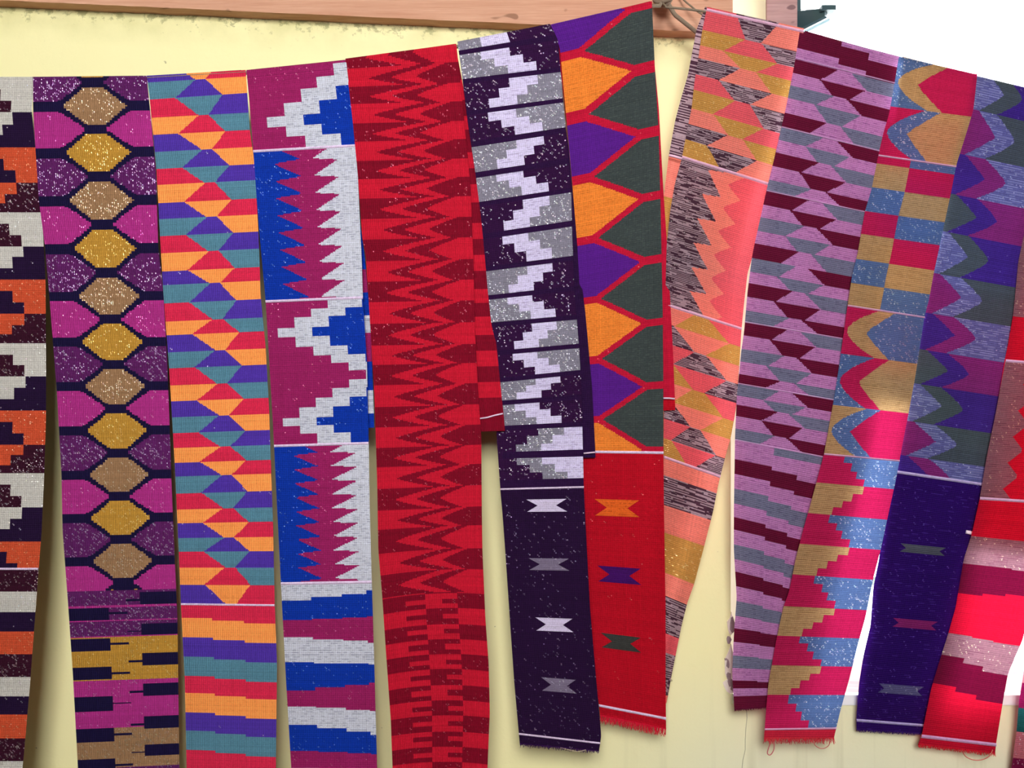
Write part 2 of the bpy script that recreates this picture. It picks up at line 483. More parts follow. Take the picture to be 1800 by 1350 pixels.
def grid_mesh(name, X, uv, col, lux, mat, parent):
    r, c = X.shape[:2]
    me = bpy.data.meshes.new(name)
    nq = (r - 1) * (c - 1)
    me.vertices.add(r * c)
    me.vertices.foreach_set('co', X.reshape(-1).astype(np.float32))
    i = (np.arange(r - 1)[:, None] * c + np.arange(c - 1)[None, :])
    q = np.stack([i, i + c, i + c + 1, i + 1], -1).reshape(-1)
    me.loops.add(nq * 4)
    me.loops.foreach_set('vertex_index', q.astype(np.int32))
    me.polygons.add(nq)
    me.polygons.foreach_set('loop_start', np.arange(0, nq * 4, 4, dtype=np.int32))
    me.update(calc_edges=True)
    ul = me.uv_layers.new(name='UVMap')
    ul.data.foreach_set('uv', uv.reshape(-1, 2)[q].reshape(-1).astype(np.float32))
    at = me.attributes.new('weave', 'FLOAT_COLOR', 'FACE')
    at.data.foreach_set('color', np.concatenate([col, np.ones((*col.shape[:2], 1))], -1).reshape(-1).astype(np.float32))
    at = me.attributes.new('lurex', 'FLOAT', 'FACE')
    at.data.foreach_set('value', lux.reshape(-1).astype(np.float32))
    me.shade_smooth()
    return link(name, me, mat, parent)

def smooth_interp(pts):
    pts = sorted(pts)
    xs_, ys_ = np.array([p[0] for p in pts], float), np.array([p[1] for p in pts], float)
    g = np.arange(xs_[0] - 40, xs_[-1] + 41, 2.0)
    y = np.interp(g, xs_, ys_)
    k0 = (ys_[1] - ys_[0]) / (xs_[1] - xs_[0]); k1 = (ys_[-1] - ys_[-2]) / (xs_[-1] - xs_[-2])
    y = np.where(g < xs_[0], ys_[0] + k0 * (g - xs_[0]), np.where(g > xs_[-1], ys_[-1] + k1 * (g - xs_[-1]), y))
    ker = np.hanning(13); ker /= ker.sum()
    yp = np.pad(y, 6, mode='reflect', reflect_type='odd')
    ys2 = np.convolve(yp, ker, 'valid')
    return lambda v: np.interp(v, g, ys2)

CELL = 2.0
class Scarf:
    def __init__(self, label, L, R, K, v0, v1, depth, mat=M_WARP, sag=None, wob=0.0012, p=1.0, name='woven_scarf'):
        self.L, self.R, self.K = smooth_interp(L), smooth_interp(R), smooth_interp(K)
        self.sag = smooth_interp(sag) if sag else (lambda v: np.zeros_like(np.asarray(v, float)))
        self.v0, self.v1, self.depth, self.mat, self.wob, self.p = v0, v1, depth, mat, wob, p
        self.ph = random.uniform(0, 6)
        self.root = empty(name, P((self.L(v0) + self.R(self.K(v0))) / 2, (v0 + self.K(v0)) / 2, 0), label, 'scarf', 'woven scarves hung over the clothesline')
    def front_depth(self, u, v):
        t = np.clip((v - self.v0) / (self.v1 - self.v0), 0, 1.2)
        d = self.depth[0] + (self.depth[1] - self.depth[0]) * t ** self.p
        d = d + self.wob * np.minimum(t * 5, 1) * np.sin(2 * math.pi * (1.15 * u + v / 420.0) + self.ph)
        d = d + 0.0022 * np.minimum(t * 3, 1) * (np.abs(2 * u - 1) ** 3)
        h = np.clip((R_FOLD / S - (v - self.v0)) / (R_FOLD / S), 0, 1)
        return d + R_FOLD * (1 - np.sqrt(np.clip(1 - h * h, 0, 1)))
    def px(self, u, v):
        xl, kr = self.L(v), self.K(v)
        xr = self.R(kr)
        return xl + (xr - xl) * u, v + (kr - v) * u + self.sag(v) * 4 * u * (1 - u)
    def inv(self, x, y):
        v = y
        for _ in range(12):
            u = (x - self.L(v)) / (self.R(self.K(v)) - self.L(v))
            v = y - (self.K(v) - v) * u - self.sag(v) * 4 * u * (1 - u)
        return u, v
    def pos(self, u, v, lift=0.0):
        x, y = self.px(u, v)
        d = self.front_depth(u, v)
        f = (D + d) * S
        return np.stack([(x - 900) * f, d - lift, ZC + (675 - y) * f], -1)
    def panel(self, name, va, vb, fn, yarns, mat=None, label=None, cell=CELL):
        wpx = np.mean([self.R(self.K(v)) - self.L(v) for v in np.linspace(va, vb, 5)])
        nc = max(8, int(round(wpx / cell)))
        nr = max(2, int(round((vb - va) / cell)))
        vv, uu = np.linspace(va, vb, nr + 1), np.linspace(0, 1, nc + 1)
        U, V = np.meshgrid(uu, vv)
        X = self.pos(U, V)
        uv = np.stack([U * wpx * S, V * S], -1)
        Uc, Vc = np.meshgrid((uu[1:] + uu[:-1]) / 2, (vv[1:] + vv[:-1]) / 2)
        idx = fn(Uc, Vc).astype(int)
        col, lux = paint(idx, yarns)
        o = grid_mesh(name, X, uv, col, lux, mat or self.mat, self.root)
        if label: o['label'] = label
        return o
    def back(self, vb, fn, yarns, L=None, R=None, gap=0.003, cell=5.0, inset=3.0, name='back_fall', pad=None):
        """the half that hangs behind the line"""
        Lf = smooth_interp(L) if L else (lambda y: self.L(y) + inset)
        Rf = smooth_interp(R) if R else (lambda y: self.R(y) - inset)
        va = self.v0
        nr = max(4, int((vb - va) / cell))
        vv = np.r_[va, va + 2, va + 4, np.linspace(va + 6, vb, nr)]
        wpx = float(np.mean(Rf(self.K(vv)) - Lf(vv)))
        nc = max(6, int(wpx / cell))
        U, V = np.meshgrid(np.linspace(0, 1, nc + 1), vv)
        yl, yr = V, self.K(V)
        x = Lf(yl) + (Rf(yr) - Lf(yl)) * U
        y = yl + (yr - yl) * U
        h = np.clip((R_FOLD / S - (V - va)) / (R_FOLD / S), 0, 1)
        t = np.clip((V - va) / (self.v1 - va), 0, 1)
        d = self.depth[0] + (self.depth[1] - self.depth[0]) * t ** self.p + 2 * R_FOLD + gap * np.minimum(t * 5, 1) - R_FOLD * (1 - np.sqrt(1 - h * h)) + 0.002 * np.minimum(t * 5, 1)
        f = (D + d) * S
        X = np.stack([(x - 900) * f, d, ZC + (675 - y) * f], -1)
        uv = np.stack([U * wpx * S, V * S], -1)
        Uc, Vc = (U[1:, 1:] + U[:-1, :-1]) / 2, (V[1:, :-1] + V[:-1, :-1]) / 2
        col, lux = paint(fn(Uc, Vc).astype(int), [dict(q, gl=0.0) for q in yarns])
        return grid_mesh(name, X, uv, col, lux, self.mat, self.root)
    def back_line(self, pts, d, r=0.0012):
        b = MB()
        b.tube([P(x, y, d) for x, y in pts], r, 6)
        return b.build('white_stripe', M_THREAD, self.root, True)
    def stripe(self, v, h=4.0, c=(222, 200, 230), name='white_stripe', u0=0.0, u1=1.0):
        n = 40
        uu = np.linspace(u0, u1, n + 1)
        prof = [(-0.5, 0.0), (-0.38, 0.0007), (0, 0.0010), (0.38, 0.0007), (0.5, 0.0)]
        rows = [self.pos(uu, np.full(n + 1, v + h * a_), b_ + 0.0001) for a_, b_ in prof]
        X = np.stack(rows, 0)
        uv = np.zeros((*X.shape[:2], 2)); uv[..., 0] = uu[None] * 0.12; uv[..., 1] = np.arange(5)[:, None] * 0.0005
        col = np.tile(np.array(lin(*c)), (4, n, 1)) * (1 + 0.05 * rng.standard_normal((4, n, 1)))
        return grid_mesh(name, X, uv, np.clip(col, 0, 0.9), np.zeros((4, n)), self.mat, self.root)
    def motif(self, x0, x1, y0, y1, yn, notch=0.28, label=None, c2=None):
        u0, va = self.inv(x0, y0 + 0.0); u1, vb = self.inv(x1, y1 + 0.0)
        n, m = 30, 12
        t = np.linspace(0, 1, m + 1)
        hw = (u1 - u0) / 2 * (1 - 2 * notch * (1 - np.abs(2 * t - 1)))
        uc = (u0 + u1) / 2
        U = uc + hw[:, None] * np.linspace(-1, 1, n + 1)[None]
        V = (va + (vb - va) * t)[:, None] + 0 * U
        X = self.pos(U, V, 0.0006)
        uv = np.stack([U * 0.12, V * S], -1)
        col, lux = paint(np.zeros((m, n), int), [yn])
        o = grid_mesh('bow_motif', X, uv, col, lux, self.mat, self.root)
        if label: o['label'] = label
        return o
    def fringe(self, n, ln0, ln1, c, v=None, r=0.00045):
        v = self.v1 if v is None else v
        b = MB()
        for k in range(n):
            u = (k + random.uniform(-0.4, 0.4) + 0.5) / n
            u = min(max(u, 0.004), 0.996)
            p0 = self.pos(np.array(u), np.array(v - 2.0))
            L_ = random.uniform(ln0, ln1) * S
            sx = random.uniform(-0.35, 0.35)
            pts = [p0, p0 + np.array((sx * L_ * 0.3, random.uniform(-.001, .001), -L_ * 0.5)), p0 + np.array((sx * L_, random.uniform(-.002, .002), -L_))]
            b.tube(pts, r, 3, 0.6)
        o = b.build('fringe', plain_material('fringe_thread', lin(*c), 0.9, spec=0.1), self.root)
        return tag(o, kind='stuff')
    def thread(self, pts, c, r=0.0005):
        b = MB()
        d = float(self.front_depth(np.array(0.5), np.array(self.v1)))
        q = np.array([P(x, y, d) for x, y in pts])
        n = 40                                   # Catmull-Rom through the points
        qq = np.vstack([2 * q[0] - q[1], q, 2 * q[-1] - q[-2]])
        out = []
        for s in range(len(q) - 1):
            p0, p1, p2, p3 = qq[s:s + 4]
            for t in np.linspace(0, 1, 8, endpoint=False):
                out.append(0.5 * ((2 * p1) + (-p0 + p2) * t + (2 * p0 - 5 * p1 + 4 * p2 - p3) * t * t + (-p0 + 3 * p1 - 3 * p2 + p3) * t ** 3))
        out.append(q[-1])
        b.tube(out, r, 4)
        return b.build('loose_thread', plain_material('thread', lin(*c), 0.9, spec=0.1), self.root, True)

W_ = np.where
def rowof(V, bounds):
    return np.searchsorted(np.array(bounds, float), V)
def solid(k):
    return lambda U, V: np.full(U.shape, k)
def stripes(bl, seq, steps=(), br=None):
    """bands: bl are boundary heights at the left edge, br at the right, climbing in steps at the given u"""
    bl = np.array(bl, float); br = bl if br is None else np.array(br, float)
    def fn(U, V):
        k = np.zeros(U.shape)
        for s in steps: k = k + (U > s)
        k = k / max(1, len(steps)) if len(steps) else U
        idx = np.zeros(U.shape, int)
        for a_, b_ in zip(bl, br):
            idx += (V > a_ + (b_ - a_) * k)
        return np.array(seq)[np.clip(idx, 0, len(seq) - 1)]
    return fn

# ================================================================== 1 cream, orange and maroon steps
Y = [yarn((192, 188, 182), .07, (250, 250, 250)), yarn((50, 10, 32), .24, (215, 195, 205)), yarn((30, 10, 46), .01), yarn((196, 76, 46), .10, (255, 190, 150))]
s = Scarf('cream, orange and maroon stepped scarf, cut by the left edge of the photo',
          [(135, -140), (300, -134), (550, -118), (830, -122), (1000, -132), (1350, -170)],
          [(135, 60), (197, 56), (257, 62), (350, 68), (400, 75), (490, 80), (650, 81), (730, 81), (830, 78), (937, 73), (1000, 68), (1200, 53), (1327, 42), (1400, 34)],
          [(135, 135), (1350, 1350)], 135, 1440, (0.0, 0.002), M_TWILL)
def f1(U, V):
    x = (1 - U) * 200                      # pixels in from the right edge
    st_ = np.array([137, 373, 603, 832, 1062.0])
    c = np.clip(np.searchsorted(st_, V) - 1, 0, 3)
    ph = (V - st_[c]) / (st_[c + 1] - st_[c]) * 232
    s6 = x % 200
    o = np.zeros(U.shape, int)
    def band(a, b, m, k):
        o[(ph >= a) & (ph < b) & m] = k
    band(20, 40, s6 > 58, 1); band(40, 60, s6 > 38, 1)
    band(60, 80, s6 < 36, 2); band(80, 99, s6 < 56, 2); band(99, 120, s6 < 400, 2)
    band(120, 500, s6 < 500, 3)
    band(140, 160, s6 > 58, 2); band(160, 181, s6 > 38, 2)
    band(181, 200, s6 < 37, 1); band(200, 217, s6 < 60, 1); band(217, 260, s6 < 500, 1)
    for lo, hi, k in ((90, 120, 0), (20, 60, 0)):
        band(lo, hi, s6 > 112, 1 if lo == 90 else 2)
    return o
s.panel('stepped_panel', 135, 1000, f1, Y)
s.panel('striped_end', 1000, 1440, stripes([1040, 1075, 1110, 1150, 1190, 1223, 1256, 1298, 1338, 1376, 1410], [1, 0, 2, 3, 1, 0, 2, 3, 1, 0, 2, 3]), Y)
s.stripe(1000, 4)
s.back(900, solid(2), Y, inset=8)

# ================================================================== 2 navy net with lenses
Y = [yarn((20, 12, 52)), yarn((88, 28, 90), .26, (215, 190, 230)), yarn((166, 44, 126), .06, (240, 170, 215)), yarn((182, 134, 52), .16, (255, 225, 150)), yarn((150, 114, 82), .22, (235, 215, 190))]
s = Scarf('navy net-patterned scarf with gold lenses between plum and magenta',
          [(133, 58), (187, 58), (257, 62), (350, 68), (433, 79), (537, 88), (690, 100), (833, 108), (933, 110), (1067, 120), (1183, 128), (1350, 137)],
          [(133, 258), (217, 266), (300, 274), (433, 278), (517, 287), (617, 293), (717, 297), (860, 302), (1000, 308), (1087, 312), (1317, 315), (1400, 316)],
          [(135, 133), (270, 266), (600, 599), (1000, 996), (1040, 1035), (1350, 1342)], 135, 1440, (0.0, 0.0), M_WARP)
lens = np.array([104, 188, 270, 354, 438, 522, 602, 680, 758, 836, 912, 988, 1064.0])
def f2(U, V):
    U = (np.floor(U * 42) + 0.5) / 42
    i = np.clip(np.searchsorted((lens[1:] + lens[:-1]) / 2, V), 0, len(lens) - 1)
    half = np.where(V > lens[i], np.r_[lens[1:], lens[-1] + 76][i] - lens[i], lens[i] - np.r_[20, lens[:-1]][i]) / 2
    d = np.abs(V - lens[i]) / half
    ss = np.abs(U - 0.525)
    hw = 0.275 - (0.275 - 0.085) * d / 0.78
    o = np.zeros(U.shape, int)
    o[(d < 0.80) & (ss < hw)] = 3
    o[(d < 0.80) & (ss < hw) & (i % 2 == 1)] = 4
    e = (d - 0.22) / 0.78
    bb = 0.31 - 0.225 * np.clip(e, 0, 1) ** 0.9
    gapi = np.where(V > lens[i], i, i - 1)
    side = (d > 0.21) & (ss > bb)
    o[side & (gapi % 2 == 0)] = 1
    o[side & (gapi % 2 == 1)] = 2
    o[(V > 1030) & (ss < 0.09)] = 0
    return o
s.panel('lens_net_panel', 135, 1040, f2, Y)
def f2b(U, V):
    bgd = stripes([1121, 1198, 1281, 1352, 1425], [1, 3, 2, 4, 1, 3])(U, V)
    o = bgd.copy()
    lb = [(1068, 1092), (1123, 1146), (1174, 1197), (1226, 1252), (1282, 1307), (1336, 1360), (1390, 1414)]
    rb = [(1044, 1067), (1099, 1121), (1152, 1174), (1206, 1229), (1263, 1286), (1313, 1335), (1366, 1388)]
    for a_, b_ in lb:
        o[(V > a_) & (V < b_) & (U < 0.375)] = 0
        mid = (a_ + b_) / 2
        o[(np.abs(V - mid) < 2) & (U >= 0.375) & (U < 0.54)] = 0
    for a_, b_ in rb:
        o[(V > a_) & (V < b_) & (U > 0.66)] = 0
        mid = (a_ + b_) / 2 + 3
        o[(np.abs(V - mid) < 2) & (U <= 0.66) & (U > 0.53)] = 0
    for a_, b_ in lb + rb:
        o[(np.abs(V - b_ - 1) < 1.2) & (bgd == 1)] = 2
    return o
s.panel('key_barred_end', 1040, 1440, f2b, Y)
s.back(950, solid(0), Y, inset=8)

# ------------------------------------------------------------------ trapezoid lattice shared by two cloths
def lattice(bounds, left, centre, right, up_first, ul=(.485, .26), ur=(.585, .745), bend=None):
    bounds = np.array(bounds, float)
    left, centre, right = map(np.array, (left, centre, right))
    def fn(U, V):
        k = np.clip(np.searchsorted(bounds, V) - 1, 0, len(bounds) - 2)
        t = np.clip((V - bounds[k]) / (bounds[k + 1] - bounds[k]), 0, 1)
        up = ((k % 2 == 0) == up_first)
        t = np.where(up, t, 1 - t)
        a_ = ul[0] + (ul[1] - ul[0]) * t
        b_ = ur[0] + (ur[1] - ur[0]) * t
        return np.where(U < a_, left[k], np.where(U < b_, centre[k], right[k]))
    return fn

# ================================================================== 3 orange, teal, purple and red
Y = [yarn((76, 48, 156), .004), yarn((82, 128, 148)), yarn((210, 38, 74)), yarn((252, 152, 78))]
s = Scarf('orange, teal, purple and red lattice scarf with a wavy striped end',
          [(133, 258), (173, 263), (297, 275), (430, 282), (513, 287), (643, 297), (813, 307), (920, 312), (1060, 318), (1200, 325), (1350, 328)],
          [(123, 432), (227, 439), (283, 447), (383, 453), (450, 456), (517, 458), (610, 467), (717, 473), (833, 477), (920, 480), (1063, 483), (1167, 487), (1350, 485)],
          [(133, 123), (175, 163), (207, 198), (500, 492), (750, 744), (870, 865), (1000, 1000), (1062, 1064), (1350, 1355)], 133, 1440, (0.001, 0.002), M_WARP)
b3 = [116, 145, 175.5, 207, 237.5, 267.5, 297, 326, 357, 386, 415, 446, 477, 502, 534, 565, 589, 619, 647, 678, 706, 733, 762, 788, 813, 838, 867, 895, 920, 946, 970, 997, 1027, 1062]
n3 = len(b3) - 1
s.panel('lattice_panel', 133, 1062, lattice(b3, [k % 4 for k in range(n3)], [(k - 1) % 4 for k in range(n3)], [(k - 2) % 4 for k in range(n3)], False), Y)
b3s = np.array([1086, 1120, 1153, 1188, 1218, 1252, 1284, 1318, 1352, 1386, 1420])
s.panel('striped_end', 1062, 1440, stripes(b3s, [2, 3, 0, 1] * 3, (.33, .66), b3s + 8), Y)
s.stripe(1062, 3.5)
s.back(940, solid(0), Y, inset=8)

# ================================================================== 4 maroon, silver and blue
Y = [yarn((146, 28, 90), .025, (215, 120, 160)), yarn((196, 198, 212), 0, he=.30, hc=(168, 170, 188), hl=3), yarn((6, 48, 156), .04, (120, 160, 235))]
s = Scarf('royal blue, silver and maroon scarf with stepped diamonds and saw teeth',
          [(123, 433), (175, 438), (263, 445), (400, 455), (530, 467), (750, 480), (950, 490), (1050, 495), (1200, 503), (1350, 512)],
          [(103, 608), (213, 621), (307, 629), (417, 634), (460, 636), (527, 638), (637, 645), (770, 648), (893, 650), (1000, 653), (1167, 658), (1350, 663)],
          [(123, 105), (215, 202), (266, 256), (400, 392), (529, 522), (784, 779), (1027, 1024), (1100, 1100), (1350, 1350)], 123, 1440, (0.0, 0.004), M_TWILL)
def steps4(bounds, ns, off, u0):
    bounds = np.array(bounds, float); ns = np.array(ns)
    def fn(U, V):
        k = np.clip(np.searchsorted(bounds, V), 0, len(ns) - 1)
        o = np.zeros(U.shape, int)
        o[U > u0 + 0.176 * ns[k]] = 1
        o[U > u0 + 0.176 * (ns[k] + 2)] = 2
        return o
    return fn
def saw4(v0, pitch, lb, lt, rt, rb_):
    def fn(U, V):
        p_ = ((V - v0) / pitch) % 1.0             # 0 just after a tooth tip
        fall = 0.20
        k = np.where(p_ < fall, 1 - p_ / fall, (p_ - fall) / (1 - fall))
        bl = lb + (lt - lb) * k
        q_ = ((V - v0) / pitch) % 1.0
        k2 = np.where(q_ < 0.12, 1 - q_ / 0.12, (q_ - 0.12) / 0.88)
        br = rb_ + (rt - rb_) * k2
        return np.where(U < bl, 2, np.where(U < br, 0, 1))
    return fn
s.panel('stepped_diamond_panel', 123, 266, steps4([127, 146, 165, 187, 209, 226, 245], [6, 4, 3, 2, 1, 0, 1, 2], 0, .16), Y)
s.panel('saw_tooth_panel', 266, 530, saw4(284, 30.1, .19, .45, .57, .82), Y)
s.panel('stepped_diamond_panel', 530, 784, steps4([545, 560, 578, 593, 611, 627, 642, 656, 672, 686, 702, 717, 735, 750, 764], [3, 2, 1, 0, 1, 2, 3, 4, 5, 4, 3, 2, 1, 0, 1, 2], 0, .11), Y)
s.panel('saw_tooth_panel', 784, 1026, saw4(797, 24.6, .20, .46, .59, .87), Y)
s.panel('striped_end', 1026, 1440, stripes([1056, 1089, 1120, 1164, 1213, 1242, 1274, 1319, 1350, 1390], [1, 2, 0, 1, 2, 0, 1, 2, 0, 1, 2], (.33, .66, .94), [1040, 1083, 1130, 1167, 1199, 1250, 1292, 1325, 1358, 1398]), Y)
for v_ in (266, 530, 784): s.stripe(v_, 4.5)
s.stripe(1026, 5, u0=0.0)
s.back(757, stripes([480, 520, 560, 590, 640, 690, 730], [2, 0, 2, 1, 0, 2, 1, 2]), Y,
       L=[(103, 440), (760, 486)], R=[(103, 606), (400, 634), (450, 641), (560, 651), (690, 656), (757, 658)], gap=0.004)

# ================================================================== 5 red zigzag
Y = [yarn((192, 20, 46)), yarn((122, 4, 32), .05, (225, 110, 130))]
s = Scarf('bright red and crimson zigzag scarf, fifth from the left',
          [(103, 607), (213, 620), (307, 629), (420, 637), (450, 643), (560, 650), (690, 658), (850, 663), (967, 665), (1050, 672), (1140, 678), (1267, 687), (1350, 690)],
          [(77, 802), (167, 812), (233, 818), (327, 827), (450, 832), (583, 835), (683, 840), (767, 846), (900, 847), (967, 848), (1083, 853), (1167, 859), (1250, 861), (1350, 857)],
          [(103, 77), (121, 110), (154, 146), (184, 179), (250, 245), (500, 496), (600, 597), (900, 892), (1011, 1000), (1100, 1092), (1350, 1348)], 103, 1440, (0.0, 0.0), M_WARP,
          sag=[(100, 0), (900, 0), (1060, -6), (1200, -7), (1440, -5)])
b5 = np.array([86, 121, 154, 184, 218, 250, 283, 316, 349, 385, 422, 459, 496, 531, 569, 607, 641, 678, 715, 751, 787, 822, 859, 897, 932, 973, 1011, 1052.0])
def f5(U, V):
    k = np.clip(np.searchsorted(b5, V) - 1, 0, len(b5) - 2)
    h = (b5[k + 1] - b5[k]) / 2
    d = np.abs(V - b5[k] - h - 2) / h
    e = d ** 1.2
    c = k % 2                                     # 0: right band red
    t1, t2, t3 = 0.17 + 0.02 * c + 0.40 * e, 0.375 + 0.01 * c + 0.36 * e, 0.60 + 0.01 * c + 0.24 * e
    return np.where(U < t1, 1 - c, np.where(U < t2, c, np.where(U < t3, 1 - c, c)))
s.panel('zigzag_panel', 103, 1052, lambda U, V: f5(U, V), Y)
def f5b(U, V):
    per = 26.6
    k = np.floor((V - 1054) / per).astype(int)
    t = ((V - 1054) / per) % 1.0
    c = 1 - (k % 2)                               # left column: dark first
    o = c.copy()
    fing = (t > 0.34) & (t < 0.66)
    o = np.where((U > .22) & (U < .42) & fing, 1 - c, o)
    mid = (U >= .42) & (U < .735)
    o = np.where(mid, 1 - c, o)
    o = np.where((U > .58) & (U < .735) & fing, c, o)
    return o
s.panel('combed_end', 1052, 1440, f5b, Y)
s.back(763, stripes([120, 150, 180, 210, 233, 271, 300, 330, 360, 395, 425, 450, 481, 511, 535, 561, 591, 618, 646, 675, 704, 736], [0, 1] * 10 + [0, 1, 1, 0]), Y,
       L=[(103, 612), (763, 700)], R=[(77, 800), (150, 814), (230, 826), (300, 838), (400, 850), (520, 862), (610, 873), (690, 881), (735, 886), (763, 888)], gap=0.002, cell=4)
s.back_line([(842, 736), (856, 734), (870, 730), (884, 727)], 0.0085, 0.0009)

# ================================================================== 6 dark plum with white and silver steps
Y = [yarn((44, 9, 54), .12, (215, 200, 225)), yarn((126, 122, 138), .28, (240, 240, 245)), yarn((206, 196, 230), 0, he=.22, hc=(182, 170, 208), hl=3), yarn((38, 9, 54)), yarn((34, 8, 48), .045, (170, 150, 190))]
s = Scarf('dark plum glittering scarf with white and silver steps and bow motifs below',
          [(73, 804), (140, 813), (213, 822), (300, 835), (377, 845), (450, 852), (517, 858), (610, 868), (690, 872), (767, 873), (867, 880), (900, 883), (967, 888), (1100, 897), (1200, 904), (1300, 913)],
          [(42, 967), (70, 981), (167, 989), (250, 997), (333, 1004), (417, 1006), (517, 1010), (610, 1018), (683, 1022), (767, 1024), (850, 1026), (933, 1030), (1067, 1037), (1183, 1047), (1293, 1057), (1320, 1053)],
          [(73, 42), (97, 70), (147, 127), (203, 180), (258, 232), (312, 287), (363, 338), (420, 397), (477, 458), (527, 511), (575, 562), (625, 612), (673, 658), (713, 702), (757, 750), (803, 799), (860, 856), (900, 899), (1100, 1106), (1200, 1212), (1290, 1307), (1310, 1322)],
          73, 1308, (0.0, 0.022), M_TWILL)
b6 = np.array([40, 97, 147, 203, 258, 312, 363, 420, 477, 527, 575, 625, 673, 713, 757.0])
def f6(U, V):
    k = np.clip(np.searchsorted(b6, V) - 1, 0, len(b6) - 2)
    h = b6[k + 1] - b6[k]
    t = (V - b6[k]) / h
    ty = (k + 3) % 4                               # 0:R1 1:R2 2:R3 3:R4
    bar = (b6[k + 1] - V) < 9
    q = np.clip(np.floor(t / (1 - 9 / h) * 3), 0, 2)
    right = (ty % 2 == 0)
    wl = np.where(right, .22 + .125 * q, .47 - .115 * q)
    wr = wl + .29
    left_c = np.where((ty == 0) | (ty == 3), 1, 0)
    right_c = np.where((ty == 0) | (ty == 3), 0, 1)
    o = np.where(U < wl, left_c, np.where(U < wr, 2, right_c))
    return np.where(bar, 3, o)
def f6b(U, V):
    t1 = np.clip((V - 757) / 38, 0, .999); t2 = np.clip((V - 806) / 38, 0, .999)
    q1, q2 = np.floor(t1 * 3), np.floor(t2 * 3)
    upper = V < 796
    gl_ = np.where(upper, .48 - .13 * q1, .22 + .145 * q2)
    gr = gl_ + .30
    o = np.where(U < gl_, 0, np.where(U < gr, 1, 2))
    o = np.where((V > 795) & (V < 806) & (U > .05), 3, o)
    return np.where(V > 845, 3, o)
s.panel('stepped_panel', 73, 757, f6, Y)
s.panel('stepped_panel', 757, 860, f6b, Y)
s.panel('plain_dark_end', 860, 1308, solid(4), Y)
s.stripe(860, 3.2); s.stripe(1290, 3.5)
wy, gy = yarn((205, 192, 222)), yarn((118, 106, 130), .06)
for (x0, x1, y0, y1, q, lb) in ((925, 997, 878, 899, wy, 'white bow motif'), (929, 1001, 981, 1003, gy, 'grey bow motif'), (941, 1008, 1085, 1111, wy, 'white bow motif'), (951, 1014, 1190, 1219, gy, 'grey bow motif')):
    s.motif(x0, x1, y0, y1, q, 0.27, lb)
s.back(808, solid(3), Y, L=[(73, 806), (808, 900)], R=[(42, 965), (260, 1000), (333, 1006), (450, 1017), (550, 1029), (683, 1041), (783, 1046), (812, 1047)], gap=0.002)
s.back_line([(1026, 797), (1036, 796), (1046, 795)], 0.0205, 0.0009)
s.fringe(150, 3, 7, (50, 14, 70))
s.thread([(985, 1314), (1000, 1318), (1016, 1321), (1030, 1318)], (200, 180, 160), 0.0004)

# ================================================================== 7 red lattice, green / orange / purple
Y = [yarn((182, 16, 50), .012, (240, 120, 130)), yarn((56, 64, 64), 0, he=.3, hc=(64, 72, 70), hl=2), yarn((228, 126, 48), 0, he=.4, hc=(216, 114, 40), hl=2), yarn((82, 24, 128)), yarn((176, 6, 30), .008, (230, 110, 110))]
s = Scarf('crimson lattice scarf with dark green, orange and purple petals',
          [(43, 968), (83, 984), (200, 995), (310, 1005), (433, 1015), (527, 1020), (637, 1022), (800, 1024), (1000, 1030), (1140, 1040), (1250, 1054), (1290, 1058)],
          [(2, 1146), (117, 1151), (233, 1158), (353, 1161), (550, 1165), (663, 1166), (777, 1166), (883, 1167), (1067, 1170), (1200, 1170), (1290, 1171)],
          [(43, 2), (107, 66), (200, 163), (328, 296), (417, 390), (540, 520), (647, 633), (793, 795), (900, 905), (1238, 1261), (1258, 1282)], 43, 1258, (0.0, 0.045), M_TWILL)
c7 = np.array([47, 153.5, 266, 372, 478, 582, 687, 790.0])
def f7(U, V):
    i = np.argmin(np.abs(V[..., None] - c7), -1)
    d = np.abs(V - c7[i]) / 53.0
    lim = np.where(U < .2, .86, .86 * (1 - (U - .2) / .54))
    o = np.zeros(U.shape, int)
    o[(d < lim)] = 3
    o[(d < lim) & (i % 2 == 1)] = 2
    cg = (c7[1:] + c7[:-1]) / 2
    j_ = np.argmin(np.abs(V[..., None] - cg), -1)
    dg = np.abs(V - cg[j_]) / 53.0
    limg = np.where(U > .79, .86, .86 * (1 - (.79 - U) / .54))
    o[(dg < limg)] = 1
    o[(i == 7) & (d < lim)] = 2
    return o
s.panel('petal_lattice_panel', 43, 794, f7, Y)
s.panel('plain_red_end', 794, 1258, solid(4), Y)
s.stripe(794, 4.5); s.stripe(1240, 4.5)
for (x0, x1, y0, y1, q, lb) in ((1045, 1124, 877, 909, yarn((222, 96, 32), 0, he=.3, hc=(200, 80, 24), hl=2), 'orange bow motif'), (1050, 1127, 994, 1028, yarn((62, 10, 92)), 'purple bow motif'), (1056, 1127, 1112, 1147, yarn((56, 56, 54)), 'dark green bow motif')):
    s.motif(x0, x1, y0, y1, q, 0.27, lb)
s.back(726, stripes([706], [0, 4]), Y, L=[(43, 975), (726, 1060)], R=[(2, 1143), (117, 1151), (190, 1158), (333, 1166), (450, 1174), (617, 1183), (717, 1187), (760, 1187)], gap=0.003)
s.back_line([(1166, 700), (1176, 700), (1186, 701)], 0.033, 0.0010)
s.fringe(170, 10, 17, (200, 20, 50))
s.thread([(1092, 1268), (1096, 1262), (1102, 1268), (1100, 1278)], (190, 70, 70), 0.0004)

